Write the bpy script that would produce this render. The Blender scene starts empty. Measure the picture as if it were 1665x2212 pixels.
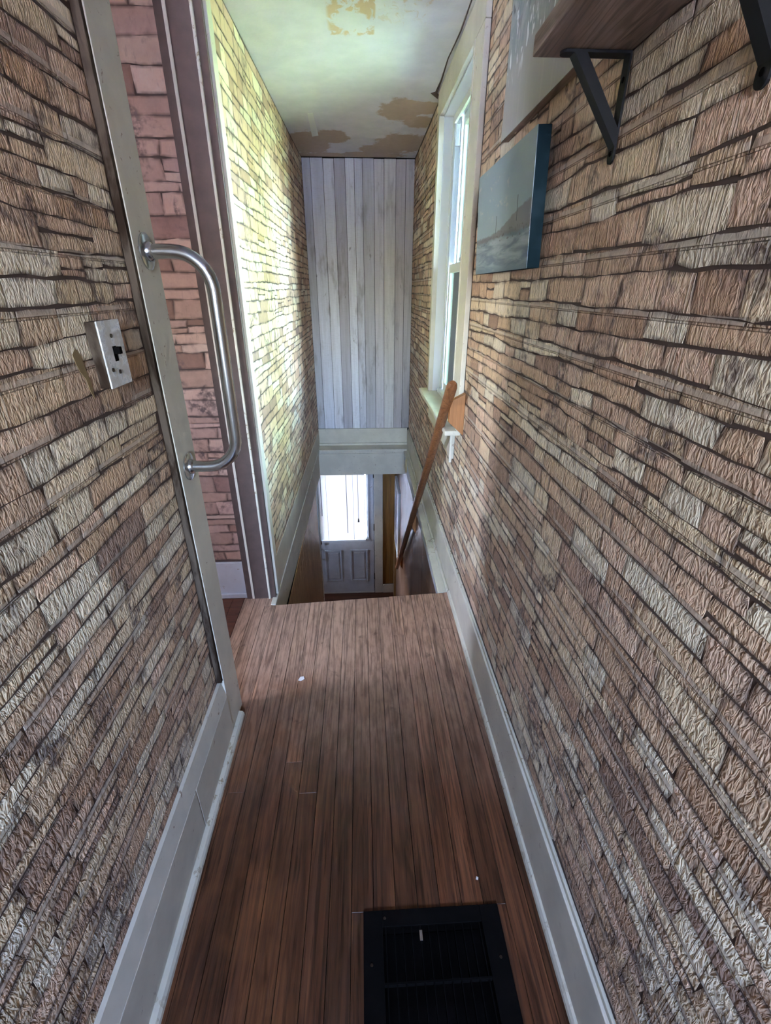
import bpy, bmesh, math, random
from mathutils import Vector, Matrix, noise as mnoise

scene = bpy.context.scene
col = scene.collection

# ------------------------------------------------------------------ camera
W, H, F = 1665.0, 2212.0, 992.5
PITCH, YAW, ROLL = math.radians(25.893), math.radians(-2.872), math.radians(-0.053)
CAM = Vector((0.0, 0.0, 1.5))


def cam_axes():
    cp, sp = math.cos(PITCH), math.sin(PITCH)
    M = Matrix(((1, 0, 0), (0, -sp, -cp), (0, cp, -sp)))
    c, s = math.cos(YAW), math.sin(YAW)
    M = M @ Matrix(((c, s, 0), (-s, c, 0), (0, 0, 1)))
    c, s = math.cos(ROLL), math.sin(ROLL)
    return Matrix(((c, s, 0), (-s, c, 0), (0, 0, 1))) @ M


MC = cam_axes()
cam_data = bpy.data.cameras.new('camera')
cam = bpy.data.objects.new('camera', cam_data)
col.objects.link(cam)
cam_data.sensor_fit = 'HORIZONTAL'
cam_data.sensor_width = 36.0
cam_data.lens = F * 36.0 / W
cam_data.clip_start = 0.02
r, d, f = MC[0], MC[1], MC[2]
cam.matrix_world = Matrix(((r[0], -d[0], -f[0], CAM[0]), (r[1], -d[1], -f[1], CAM[1]), (r[2], -d[2], -f[2], CAM[2]), (0, 0, 0, 1)))
scene.camera = cam


def px(p):
    v = MC @ (Vector(p) - CAM)
    if v[2] < 0.05:
        return None
    return (W / 2 + F * v[0] / v[2], H / 2 + F * v[1] / v[2])


# ------------------------------------------------------------------ world, light, exposure
world = bpy.data.worlds.new('overcast_sky')
scene.world = world
world.use_nodes = True
wn = world.node_tree
wn.nodes.clear()
wo = wn.nodes.new('ShaderNodeOutputWorld')
wb = wn.nodes.new('ShaderNodeBackground')
sky = wn.nodes.new('ShaderNodeTexSky')
sky.sky_type = 'NISHITA'
sky.sun_disc = False
sky.sun_elevation = math.radians(56)
sky.sun_rotation = math.radians(300)
sky.dust_density = 3.0
sky.air_density = 1.0
sky.ozone_density = 2.0
wbal = wn.nodes.new('ShaderNodeMix')          # camera white balance
wbal.data_type = 'RGBA'
wbal.blend_type = 'MULTIPLY'
wbal.inputs[0].default_value = 1.0
wbal.inputs[7].default_value = (1.03, 0.98, 0.98, 1)
wn.links.new(sky.outputs[0], wbal.inputs[6])
wn.links.new(wbal.outputs[2], wb.inputs[0])
wb.inputs[1].default_value = 18.0
wn.links.new(wb.outputs[0], wo.inputs[0])


def portal(name, loc, rot, sx, sy):
    l = bpy.data.lights.new(name, 'AREA')
    l.shape = 'RECTANGLE'
    l.size, l.size_y = sx, sy
    l.cycles.is_portal = True
    o = bpy.data.objects.new(name, l)
    o.location = loc
    o.rotation_euler = rot
    col.objects.link(o)
    return o


RAD = math.radians
portal('daylight_window_portal', (0.63, 2.70, 1.62), (0, RAD(90), 0), 1.55, 0.95)
portal('daylight_door_portal', (-0.29, 5.70, -1.10), (RAD(-90), 0, 0), 0.75, 1.15)
portal('added_side_window_portal', (-2.72, 0.9, 1.55), (0, RAD(-90), 0), 0.5, 0.4)  # serves the unseen opening added to light the side room
portal('added_end_window_portal', (0.0, -2.52, 1.70), (RAD(90), 0, 0), 0.70, 1.00)  # serves the opening added behind the camera as fill light

portal('added_hall_window_portal', (-1.97, 4.85, -1.25), (0, RAD(-90), 0), 0.22, 0.22)  # serves the unseen opening added to brighten the lower hall
scene.view_settings.view_transform = 'Standard'
scene.view_settings.look = 'None'
scene.view_settings.exposure = 0.85
scene.view_settings.gamma = 1.0
scene.view_settings.use_curve_mapping = False
cy = scene.cycles
cy.max_bounces = 5
cy.diffuse_bounces = 4
cy.glossy_bounces = 2
cy.transmission_bounces = 4
cy.transparent_max_bounces = 8
cy.use_adaptive_sampling = True
cy.adaptive_threshold = 0.11
cy.adaptive_min_samples = 20
cy.use_denoising = True
cy.sample_clamp_indirect = 12.0
cy.caustics_reflective = False
cy.caustics_refractive = False

# ------------------------------------------------------------------ material helpers


class NT:
    def __init__(self, name):
        self.m = bpy.data.materials.new(name)
        self.m.use_nodes = True
        self.t = self.m.node_tree
        self.t.nodes.clear()
        self.out = self.t.nodes.new('ShaderNodeOutputMaterial')
        self.b = self.t.nodes.new('ShaderNodeBsdfPrincipled')
        self.t.links.new(self.b.outputs[0], self.out.inputs[0])

    def n(self, kind, **kw):
        nd = self.t.nodes.new(kind)
        for k, v in kw.items():
            setattr(nd, k, v)
        return nd

    def l(self, a, b):
        self.t.links.new(a, b)

    def put(self, sock, v):
        if isinstance(v, bpy.types.NodeSocket):
            self.l(v, sock)
        else:
            if isinstance(v, (tuple, list)) and len(v) == 3 and sock.type == 'RGBA':
                v = (*v, 1)
            sock.default_value = v

    def pos(self):
        return self.n('ShaderNodeNewGeometry').outputs['Position']

    def gen(self):
        return self.n('ShaderNodeTexCoord').outputs['Generated']

    def attr(self, name):
        return self.n('ShaderNodeAttribute', attribute_name=name)

    def vmath(self, op, a, b):
        nd = self.n('ShaderNodeVectorMath', operation=op)
        self.put(nd.inputs[0], a)
        self.put(nd.inputs[1], b)
        return nd.outputs[0]

    def math(self, op, a, b=0.0, clamp=False):
        nd = self.n('ShaderNodeMath', operation=op, use_clamp=clamp)
        self.put(nd.inputs[0], a)
        self.put(nd.inputs[1], b)
        return nd.outputs[0]

    def sep(self, v):
        nd = self.n('ShaderNodeSeparateXYZ')
        self.l(v, nd.inputs[0])
        return nd.outputs

    def noise(self, v, scale=5.0, detail=4.0, rough=0.55, dist=0.0):
        nd = self.n('ShaderNodeTexNoise')
        self.put(nd.inputs['Vector'], v)
        nd.inputs['Scale'].default_value = scale
        nd.inputs['Detail'].default_value = detail
        nd.inputs['Roughness'].default_value = rough
        nd.inputs['Distortion'].default_value = dist
        return nd.outputs[0]

    def smooth(self, v, lo, hi, a=0.0, b=1.0):
        nd = self.n('ShaderNodeMapRange', interpolation_type='SMOOTHSTEP')
        self.put(nd.inputs[0], v)
        for i, x in enumerate((lo, hi, a, b)):
            nd.inputs[i + 1].default_value = x
        return nd.outputs[0]

    def mix(self, fac, a, b, blend='MIX'):
        nd = self.n('ShaderNodeMix', data_type='RGBA', blend_type=blend)
        self.put(nd.inputs[0], fac)
        self.put(nd.inputs[6], a)
        self.put(nd.inputs[7], b)
        return nd.outputs[2]

    def bump(self, h, strength=0.3, dist=0.002, prev=None):
        nd = self.n('ShaderNodeBump')
        self.put(nd.inputs['Height'], h)
        nd.inputs['Strength'].default_value = strength
        nd.inputs['Distance'].default_value = dist
        if prev is not None:
            self.l(prev, nd.inputs['Normal'])
        return nd.outputs[0]

    def fin(self, colr, rough=0.6, normal=None, metal=0.0, spec=0.4):
        self.put(self.b.inputs['Base Color'], colr)
        self.put(self.b.inputs['Roughness'], rough)
        self.put(self.b.inputs['Metallic'], metal)
        self.b.inputs['Specular IOR Level'].default_value = spec
        if normal is not None:
            self.l(normal, self.b.inputs['Normal'])
        return self.m


def paint(name, base, dirt=(0.30, 0.22, 0.16), amount=0.0, rough=0.5, brush=(6, 6, 6), mottled=0.08):
    t = NT(name)
    p = t.pos()
    n1 = t.noise(p, 7.0, 5, 0.6)
    c = t.mix(t.smooth(n1, 0.3, 0.75), tuple(x * (1 - mottled) for x in base), tuple(min(1, x * (1 + mottled)) for x in base))
    if amount > 0:
        n2 = t.noise(p, 38.0, 6, 0.65, 0.6)
        n3 = t.noise(p, 3.5, 2, 0.5)
        m = t.math('MULTIPLY', t.smooth(n2, 0.66 - amount * 0.12, 0.70 - amount * 0.12), t.smooth(n3, 0.42, 0.62))
        c = t.mix(m, c, dirt)
    return t.fin(c, max(rough, 0.6), None, 0, 0.22)


def plain(name, c, rough=0.5, metal=0.0, spec=0.4, mottled=0.1, scale=20.0):
    t = NT(name)
    n1 = t.noise(t.pos(), scale, 3, 0.6)
    cc = t.mix(n1, tuple(x * (1 - mottled) for x in c), tuple(min(1, x * (1 + mottled)) for x in c))
    return t.fin(cc, rough, None, metal, spec)


def stone_paper(name, emboss, axis):
    """printed stone wall covering; tint attribute holds each stone's ink, its alpha is 1 inside and 0 at the printed rim"""
    t = NT(name)
    p = t.pos()
    a = t.attr('tint')
    base = a.outputs['Color']
    rim = a.outputs['Alpha']
    n1 = t.noise(p, 28.0, 3, 0.65)
    base = t.mix(0.55, base, t.mix(n1, (0.30, 0.28, 0.27), (0.80, 0.76, 0.72)), 'OVERLAY')
    # purple-brown printed smudges
    n2 = t.noise(p, 7.0, 3, 0.6, 0.8)
    n3 = t.noise(p, 60.0, 2, 0.6)
    sm = t.math('MULTIPLY', t.smooth(n2, 0.52, 0.67), t.smooth(n3, 0.30, 0.65))
    base = t.mix(t.math('MULTIPLY', sm, 0.92), base, (0.125, 0.085, 0.080))
    # printed rim shading, broken up by noise
    n4 = t.noise(p, 17.0, 2, 0.6)
    rr = t.math('MULTIPLY', t.math('SUBTRACT', 1.0, rim), t.smooth(n4, 0.32, 0.62))
    base = t.mix(t.math('MULTIPLY', rr, 0.85), base, (0.095, 0.060, 0.050))
    # fine streaky veins
    nv = t.noise(t.vmath('MULTIPLY', p, (70, 70, 16)), 1.0, 3, 0.7, 0.5)
    base = t.mix(t.math('MULTIPLY', t.smooth(nv, 0.56, 0.72), 0.30), base, (0.21, 0.15, 0.13))
    if emboss:
        s = t.sep(p)
        comb = t.n('ShaderNodeCombineXYZ')
        t.l(t.math('ADD', s[axis], 10.0 - 0.70 + 0.02), comb.inputs[0])
        t.l(t.math('ADD', s[2], 0.095 * 20 - 1.457), comb.inputs[1])
        bt = t.n('ShaderNodeTexBrick')
        bt.offset = 0.5
        t.l(comb.outputs[0], bt.inputs['Vector'])
        bt.inputs['Scale'].default_value = 1.0
        bt.inputs['Mortar Size'].default_value = 0.0028
        bt.inputs['Mortar Smooth'].default_value = 0.6
        bt.inputs['Brick Width'].default_value = 0.2
        bt.inputs['Row Height'].default_value = 0.095
        groove = bt.outputs['Fac']
        # raised double seams every 40 cm where two sheets meet, smooth flat ribs along every course
        seam = t.math('PINGPONG', t.math('ADD', s[axis], 10.0 - 0.70), 0.20)
        sl = t.math('SUBTRACT', 1.0, t.smooth(t.math('ABSOLUTE', t.math('SUBTRACT', seam, 0.004), 0), 0.0008, 0.0022))
        rib = t.smooth(t.math('PINGPONG', t.math('ADD', s[2], 0.095 * 20 - 1.457 - 0.007), 0.0475), 0.0035, 0.0060, 1.0, 0.0)
        rib = t.math('MULTIPLY', rib, t.smooth(t.noise(p, 9.0, 2, 0.5), 0.36, 0.52))
        h = t.math('SUBTRACT', 1.0, groove)
        wr_ = t.noise(t.vmath('MULTIPLY', p, (110, 110, 40)), 1.0, 2, 0.55, 1.1)
        wr_ = t.math('MULTIPLY', wr_, t.math('SUBTRACT', 1.0, t.math('MULTIPLY', rib, 0.85)))
        hh = t.math('ADD', t.math('MULTIPLY', wr_, 0.0062), t.math('ADD', t.math('MULTIPLY', h, 0.0028), t.math('MULTIPLY', t.math('MAXIMUM', sl, rib), 0.002)))
        nrm = t.bump(hh, 1.0, 1.0)
        base = t.mix(t.math('MULTIPLY', t.math('SUBTRACT', 1.0, t.smooth(wr_, 0.30, 0.52)), 0.22), base, (0.20, 0.155, 0.135))  # shade painted into the wrinkle hollows
        base = t.mix(t.math('MULTIPLY', sl, 0.35), base, (0.55, 0.47, 0.38))  # painted highlight on the raised seams
        base = t.mix(t.math('MULTIPLY', rib, 0.42), base, (0.62, 0.54, 0.46))  # painted highlight along the course ribs
        base = t.mix(t.math('MULTIPLY', groove, 0.35), base, (0.16, 0.11, 0.09))  # shade painted into the embossed grooves
        return t.fin(base, 0.58, nrm, 0, 0.25)
    return t.fin(base, 0.6, None, 0, 0.3)


def wood(name, c0, c1, axis=1, grain=1.0, rough=0.45, rings=True, tint=False, bumpy=0.15, pore=0.35, spec=0.4):
    """wood with grain along the given world axis"""
    t = NT(name)
    p = t.pos()
    if tint:
        a = t.attr('tint')
        off = t.vmath('MULTIPLY', a.outputs['Color'], (3.1, 17.0, 5.7))
        p = t.vmath('ADD', p, off)
    k = [26.0 * grain] * 3
    k[axis] = 1.5 * grain
    q = t.vmath('MULTIPLY', p, tuple(k))
    n1 = t.noise(q, 1.0, 5, 0.6, 0.8)
    k2 = [120.0 * grain] * 3
    k2[axis] = 3.5 * grain
    n2 = t.noise(t.vmath('MULTIPLY', p, tuple(k2)), 1.0, 4, 0.7, 0.2)
    c = t.mix(t.smooth(n1, 0.32, 0.72), c0, c1)
    if rings:
        k3 = [9.0 * grain] * 3
        k3[axis] = 0.55 * grain
        nr = t.noise(t.vmath('MULTIPLY', p, tuple(k3)), 1.0, 2, 0.5, 0.6)
        rg = t.math('PINGPONG', t.math('MULTIPLY', nr, 14.0), 0.5)
        c = t.mix(t.math('MULTIPLY', t.smooth(rg, 0.30, 0.46), 0.45), c, tuple(x * 0.35 for x in c0))
    c = t.mix(t.math('MULTIPLY', t.smooth(n2, 0.50, 0.63), pore), c, tuple(x * 0.25 for x in c0))
    if tint:
        al = a.outputs['Alpha']
        c = t.mix(1.0, c, t.mix(al, (0.62, 0.60, 0.58), (1.25, 1.15, 1.08)), 'MULTIPLY')
    return t, p, c, t.bump(n2, bumpy, 0.002)


MAT = {}
MAT['paper'] = stone_paper('embossed_stone_paper', True, 1)
MAT['paper_flat'] = stone_paper('printed_stone_paper', False, 1)
MAT['joint'] = plain('dark_printed_joint', (0.085, 0.055, 0.045), 0.7, mottled=0.4)
MAT['white'] = paint('aged_white_paint', (0.64, 0.60, 0.50), amount=0.25)
MAT['chipped'] = paint('chipped_white_paint', (0.66, 0.655, 0.62), (0.22, 0.12, 0.08), amount=0.45)
MAT['cream'] = paint('peeling_cream_paint', (0.62, 0.59, 0.48), (0.34, 0.27, 0.17), amount=0.8)
MAT['bluewhite'] = paint('cool_white_paint', (0.55, 0.57, 0.60), amount=0.1)
MAT['vinyl'] = paint('white_vinyl', (0.80, 0.82, 0.84), rough=0.35, mottled=0.02)
MAT['plaster_plain'] = paint('pale_plaster', (0.62, 0.63, 0.61), rough=0.8, mottled=0.05)
MAT['plaster_pink'] = paint('dusty_pink_plaster', (0.64, 0.50, 0.44), rough=0.8, mottled=0.05)
MAT['black'] = plain('black_enamel', (0.0045, 0.0042, 0.0042), 0.9, spec=0.02, mottled=0.3)
MAT['bracket'] = plain('black_painted_steel', (0.006, 0.006, 0.007), 0.55, spec=0.2)
MAT['brass'] = plain('aged_ivory_plastic', (0.62, 0.53, 0.30), 0.4)
MAT['dark'] = plain('dark_void', (0.004, 0.0035, 0.0035), 0.95, spec=0.02)
MAT['knob'] = plain('dark_bronze', (0.05, 0.035, 0.025), 0.35, 0.6)
MAT['chrome'] = plain('brushed_steel', (0.55, 0.56, 0.57), 0.22, 1.0, mottled=0.05, scale=40)
MAT['strip'] = plain('white_paper_tape', (0.86, 0.88, 0.84), 0.8, mottled=0.03)
MAT['torn'] = plain('bare_backing_paper', (0.26, 0.18, 0.085), 0.8, mottled=0.3, scale=60)
MAT['cord'] = plain('grey_cord', (0.10, 0.095, 0.09), 0.7)
MAT['flake'] = plain('white_paint_flake', (0.75, 0.75, 0.72), 0.7, mottled=0.05)


def mat_chip_brown():
    t = NT('bare_brown_casing_edge')
    p = t.pos()
    n = t.noise(t.vmath('MULTIPLY', p, (30, 30, 6)), 1.0, 5, 0.6, 0.5)
    c = t.mix(t.smooth(n, 0.40, 0.62), (0.030, 0.018, 0.012), (0.105, 0.078, 0.058))
    return t.fin(c, 0.9, None, 0, 0.08)


MAT['edge_brown'] = mat_chip_brown()


def mat_floor():
    t, p, c, nrm = wood('worn_oak_floor', (0.088, 0.034, 0.016), (0.185, 0.078, 0.038), 1, 1.0, tint=True, pore=0.75, bumpy=0.3)
    w = t.pos()
    s = t.sep(w)
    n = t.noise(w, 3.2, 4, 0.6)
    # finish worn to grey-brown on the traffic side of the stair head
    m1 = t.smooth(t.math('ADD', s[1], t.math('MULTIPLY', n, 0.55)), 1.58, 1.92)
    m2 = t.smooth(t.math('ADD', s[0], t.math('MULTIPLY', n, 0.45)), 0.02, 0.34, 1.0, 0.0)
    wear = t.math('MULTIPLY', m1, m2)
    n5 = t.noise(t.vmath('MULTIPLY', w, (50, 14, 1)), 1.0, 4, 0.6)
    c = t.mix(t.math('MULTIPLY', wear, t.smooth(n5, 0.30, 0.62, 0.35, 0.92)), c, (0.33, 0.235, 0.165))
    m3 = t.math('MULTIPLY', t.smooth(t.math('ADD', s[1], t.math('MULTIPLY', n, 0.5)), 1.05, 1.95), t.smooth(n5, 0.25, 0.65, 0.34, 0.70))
    c = t.mix(m3, c, (0.58, 0.37, 0.25))  # paler toward the stairs: worn finish plus painted-in light falloff
    # orange finish left by the casing
    m4 = t.math('MULTIPLY', t.smooth(s[0], -0.30, -0.12, 1.0, 0.0), t.smooth(t.noise(w, 5.5, 3, 0.5), 0.42, 0.68))
    c = t.mix(t.math('MULTIPLY', t.math('MULTIPLY', m4, t.math('SUBTRACT', 1.0, wear)), 0.40), c, (0.27, 0.105, 0.038))
    # dark scuffs
    sc = t.smooth(t.noise(w, 9.0, 4, 0.6, 0.5), 0.62, 0.75)
    c = t.mix(t.math('MULTIPLY', sc, 0.6), c, (0.045, 0.022, 0.015))
    # open grain shows through finish and wear alike: long dark pores and cathedral figure
    g1 = t.noise(t.vmath('MULTIPLY', p, (105, 2.2, 1)), 1.0, 3, 0.65, 0.35)
    c = t.mix(t.math('MULTIPLY', t.smooth(g1, 0.50, 0.64), 0.42), c, (0.050, 0.024, 0.014))
    g2 = t.noise(t.vmath('MULTIPLY', p, (11, 0.55, 1)), 1.0, 2, 0.5, 0.7)
    rg2 = t.math('PINGPONG', t.math('MULTIPLY', g2, 11.0), 0.5)
    c = t.mix(t.math('MULTIPLY', t.smooth(rg2, 0.33, 0.47), 0.42), c, (0.060, 0.028, 0.018))
    r_ = t.math('ADD', 0.36, t.math('MULTIPLY', wear, 0.25))
    return t.fin(c, r_, nrm, 0, 0.32)


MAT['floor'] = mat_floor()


def mat_hall_floor():
    t, p, c, nrm = wood('dark_hall_floor', (0.085, 0.030, 0.016), (0.16, 0.060, 0.030), 0, 1.0)
    return t.fin(c, 0.4, nrm)


MAT['hall_floor'] = mat_hall_floor()


def mat_greyplank():
    t, p, c, nrm = wood('weathered_grey_plank', (0.74, 0.73, 0.735), (0.88, 0.88, 0.89), 2, 0.7, rings=False, pore=0.16)
    a = t.attr('tint')
    c = t.mix(1.0, c, a.outputs['Color'], 'MULTIPLY')
    w = t.pos()
    n = t.noise(t.vmath('MULTIPLY', w, (14, 1, 3.2)), 1.0, 4, 0.6)
    c = t.mix(t.math('MULTIPLY', t.smooth(n, 0.54, 0.70), 0.50), c, (0.26, 0.23, 0.22))
    n2 = t.noise(t.vmath('MULTIPLY', w, (26, 1, 10)), 1.0, 3, 0.6, 0.4)
    c = t.mix(t.math('MULTIPLY', t.smooth(n2, 0.68, 0.76), 0.6), c, (0.12, 0.10, 0.09))
    n3 = t.noise(t.vmath('MULTIPLY', w, (30, 1, 230)), 1.0, 2, 0.5)
    c = t.mix(t.math('MULTIPLY', t.smooth(n3, 0.5, 0.7), 0.10), c, (0.25, 0.22, 0.21))
    return t.fin(c, 0.62, nrm)


MAT['greyplank'] = mat_greyplank()


def mat_simple_wood(name, c0, c1, axis, rough=0.42, grain=1.0, rings=True, pore=0.3):
    t, p, c, nrm = wood(name, c0, c1, axis, grain, rings=rings, pore=pore)
    return t.fin(c, rough, nrm)


MAT['oakpanel'] = mat_simple_wood('honey_oak_panel', (0.36, 0.20, 0.075), (0.50, 0.30, 0.125), 2, 0.4, 0.8, False, 0.35)
MAT['redpanel'] = mat_simple_wood('brown_wood_panel', (0.23, 0.125, 0.085), (0.31, 0.175, 0.115), 2, 0.35, 0.7, False, 0.25)
MAT['darkpanel'] = mat_simple_wood('amber_wood_panel', (0.23, 0.115, 0.03), (0.34, 0.18, 0.05), 2, 0.45, 0.8, False, 0.3)
MAT['rail'] = mat_simple_wood('varnished_rail_wood', (0.22, 0.085, 0.035), (0.31, 0.135, 0.055), 1, 0.38, 1.2, True, 0.3)
MAT['block'] = mat_simple_wood('raw_bracket_wood', (0.36, 0.15, 0.05), (0.45, 0.20, 0.075), 2, 0.5, 1.2, False, 0.2)
MAT['shelf'] = mat_simple_wood('rustic_shelf_wood', (0.20, 0.135, 0.105), (0.40, 0.29, 0.235), 1, 0.6, 1.3, True, 0.4)


def mat_ceiling():
    t = NT('peeling_white_ceiling')
    p = t.pos()
    s = t.sep(p)
    n = t.noise(p, 9.0, 5, 0.6)
    n8 = t.noise(p, 30.0, 4, 0.65)
    c = t.mix(t.smooth(n, 0.3, 0.7), (0.72, 0.715, 0.76), (0.80, 0.79, 0.83))
    wob = t.math('ADD', t.math('MULTIPLY', t.math('SUBTRACT', n, 0.5), 0.55), t.math('MULTIPLY', t.math('SUBTRACT', n8, 0.5), 0.25))

    def blob(cx, cyy, rx, ry, soft=0.10):
        dx = t.math('DIVIDE', t.math('SUBTRACT', s[0], cx), rx)
        dy = t.math('DIVIDE', t.math('SUBTRACT', s[1], cyy), ry)
        dd = t.math('SQRT', t.math('ADD', t.math('MULTIPLY', dx, dx), t.math('MULTIPLY', dy, dy)))
        return t.smooth(t.math('ADD', dd, t.math('MULTIPLY', wob, 2.0)), 1.0 - soft, 1.0 + soft, 1.0, 0.0)

    m = blob(0.26, 3.50, 0.13, 0.19)
    for a in ((0.42, 3.46, 0.13, 0.10), (0.40, 3.70, 0.11, 0.11), (-0.36, 4.22, 0.17, 0.30), (-0.18, 4.05, 0.12, 0.15), (0.33, 4.20, 0.20, 0.26), (0.10, 4.52, 0.26, 0.09), (-0.25, 4.55, 0.30, 0.08), (0.20, 4.35, 0.18, 0.14)):
        m = t.math('MAXIMUM', m, blob(*a))
    tan = t.mix(n8, (0.47, 0.34, 0.23), (0.60, 0.47, 0.36))
    c = t.mix(t.math('MULTIPLY', m, 0.9), c, tan)
    # scraped ochre patch nearer the camera
    sq = t.math('MULTIPLY', t.math('MULTIPLY', t.smooth(s[0], -0.115, -0.095), t.smooth(s[0], 0.075, 0.085, 1.0, 0.0)),
                t.math('MULTIPLY', t.smooth(s[1], 2.05, 2.1), t.smooth(t.math('ADD', s[1], t.math('MULTIPLY', wob, 0.10)), 2.60, 2.615, 1.0, 0.0)))
    sq2 = t.math('MULTIPLY', t.math('MULTIPLY', t.smooth(s[0], 0.088, 0.096), t.smooth(s[0], 0.28, 0.31, 1.0, 0.0)),
                 t.math('MULTIPLY', t.smooth(s[1], 2.05, 2.1), t.smooth(t.math('ADD', s[1], t.math('MULTIPLY', wob, 0.5)), 2.40, 2.56, 1.0, 0.0)))
    fl = t.noise(t.vmath('MULTIPLY', p, (22, 13, 1)), 1.0, 4, 0.62, 0.8)
    hole = blob(-0.01, 2.50, 0.065, 0.075)
    k = t.math('MULTIPLY', t.math('MULTIPLY', sq, t.smooth(fl, 0.44, 0.56)), t.math('SUBTRACT', 1.0, hole))
    k2 = t.math('MULTIPLY', t.math('MULTIPLY', sq2, t.smooth(fl, 0.54, 0.66)), 0.55)
    c = t.mix(t.math('MAXIMUM', t.math('MULTIPLY', k, 0.85), k2), c, (0.60, 0.42, 0.22))
    nb = t.noise(p, 16.0, 5, 0.65, 1.0)
    return t.fin(c, 0.75, t.bump(nb, 0.25, 0.006))


MAT['ceiling'] = mat_ceiling()


def mat_glass():
    t = NT('window_glass')
    t.t.nodes.remove(t.b)
    tr = t.n('ShaderNodeBsdfTransparent')
    tr.inputs[0].default_value = (0.93, 0.97, 0.97, 1)
    gl = t.n('ShaderNodeBsdfGlossy')
    gl.inputs['Roughness'].default_value = 0.02
    fr = t.n('ShaderNodeFresnel')
    fr.inputs[0].default_value = 1.45
    mx = t.n('ShaderNodeMixShader')
    t.l(fr.outputs[0], mx.inputs[0])
    t.l(tr.outputs[0], mx.inputs[1])
    t.l(gl.outputs[0], mx.inputs[2])
    t.l(mx.outputs[0], t.out.inputs[0])
    return t.m


MAT['glass'] = mat_glass()


def mat_slat():
    t = NT('translucent_blind_slat')
    t.t.nodes.remove(t.b)
    df = t.n('ShaderNodeBsdfDiffuse')
    df.inputs[0].default_value = (0.80, 0.76, 0.74, 1)
    tl = t.n('ShaderNodeBsdfTranslucent')
    tl.inputs[0].default_value = (0.45, 0.39, 0.37, 1)
    mx = t.n('ShaderNodeMixShader')
    mx.inputs[0].default_value = 0.12
    t.l(df.outputs[0], mx.inputs[1])
    t.l(tl.outputs[0], mx.inputs[2])
    t.l(mx.outputs[0], t.out.inputs[0])
    return t.m


MAT['slat'] = mat_slat()


def mat_switch():
    t = NT('worn_silvered_plate')
    p = t.pos()
    n = t.noise(p, 45.0, 4, 0.6, 0.5)
    k = t.smooth(n, 0.42, 0.60)
    c = t.mix(k, (0.62, 0.60, 0.57), (0.82, 0.84, 0.87))
    return t.fin(c, t.math('SUBTRACT', 0.55, t.math('MULTIPLY', k, 0.3)), t.bump(n, 0.2, 0.002), t.math('MULTIPLY', k, 0.25))


MAT['switch'] = mat_switch()


def mat_seascape():
    t = NT('painted_seascape')
    g = t.gen()
    s = t.sep(g)
    u = t.math('SUBTRACT', 1.0, s[1])        # left to right as seen
    v = s[2]
    p = t.n('ShaderNodeCombineXYZ')
    t.l(u, p.inputs[0])
    t.l(v, p.inputs[1])
    q = p.outputs[0]
    n1 = t.noise(t.vmath('MULTIPLY', q, (2.5, 3.0, 1)), 1.5, 4, 0.55)
    sky = t.mix(n1, (0.24, 0.34, 0.40), (0.36, 0.43, 0.46))
    sky = t.mix(t.smooth(v, 0.45, 1.0), t.mix(0.5, sky, (0.34, 0.45, 0.49)), sky)
    fl = t.math('MULTIPLY', t.smooth(t.noise(q, 9.0, 3, 0.6), 0.58, 0.70), t.math('MULTIPLY', t.smooth(u, 0.55, 0.75, 1, 0), t.smooth(v, 0.45, 0.6)))
    sky = t.mix(t.math('MULTIPLY', fl, 0.55), sky, (0.62, 0.60, 0.50))
    n2 = t.noise(t.vmath('MULTIPLY', q, (3.0, 11.0, 1)), 1.0, 4, 0.6, 0.6)
    sea = t.mix(t.smooth(n2, 0.35, 0.65), (0.14, 0.20, 0.25), (0.36, 0.43, 0.47))
    wv = t.math('MULTIPLY', t.smooth(t.noise(t.vmath('MULTIPLY', q, (4, 9, 1)), 1.0, 2, 0.5, 0.8), 0.62, 0.70), t.smooth(v, 0.12, 0.22, 1, 0.0))
    sea = t.mix(wv, sea, (0.72, 0.75, 0.74))
    sea = t.mix(t.smooth(v, 0.0, 0.10, 1.0, 0.0), sea, (0.15, 0.22, 0.27))
    c = t.mix(t.smooth(v, 0.33, 0.37), sea, sky)
    # dark shoreline rising to the right
    hill = t.math('ADD', 0.36, t.math('MULTIPLY', t.smooth(u, 0.35, 1.0), 0.16))
    nh = t.math('MULTIPLY', t.math('SUBTRACT', t.noise(q, 14.0, 4, 0.6), 0.5), 0.07)
    band = t.math('MULTIPLY', t.smooth(t.math('SUBTRACT', v, t.math('ADD', hill, nh)), -0.01, 0.012, 1, 0), t.smooth(t.math('ADD', v, nh), 0.30, 0.335))
    c = t.mix(t.math('MULTIPLY', band, 0.8), c, (0.17, 0.16, 0.16))
    sp = t.math('MULTIPLY', t.smooth(t.noise(t.vmath('MULTIPLY', q, (70, 26, 1)), 1.0, 2, 0.5), 0.60, 0.66), t.math('MULTIPLY', t.smooth(v, 0.27, 0.30), t.smooth(v, 0.38, 0.36, 0, 1)))
    sp = t.math('MULTIPLY', t.smooth(t.noise(t.vmath('MULTIPLY', q, (70, 26, 1)), 1.0, 2, 0.5), 0.60, 0.66), t.math('MULTIPLY', t.smooth(v, 0.26, 0.29), t.smooth(v, 0.35, 0.38, 1, 0)))
    c = t.mix(sp, c, (0.10, 0.08, 0.08))
    for mu, v0, v1 in ((0.44, 0.36, 0.52), (0.80, 0.40, 0.60)):
        mm = t.math('MULTIPLY', t.math('LESS_THAN', t.math('ABSOLUTE', t.math('SUBTRACT', u, mu)), 0.004),
                    t.math('MULTIPLY', t.math('GREATER_THAN', v, v0), t.math('LESS_THAN', v, v1)))
        c = t.mix(mm, c, (0.05, 0.06, 0.07))
    nb = t.noise(q, 90.0, 2, 0.5)
    return t.fin(c, 0.55, t.bump(nb, 0.1, 0.001))


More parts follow.
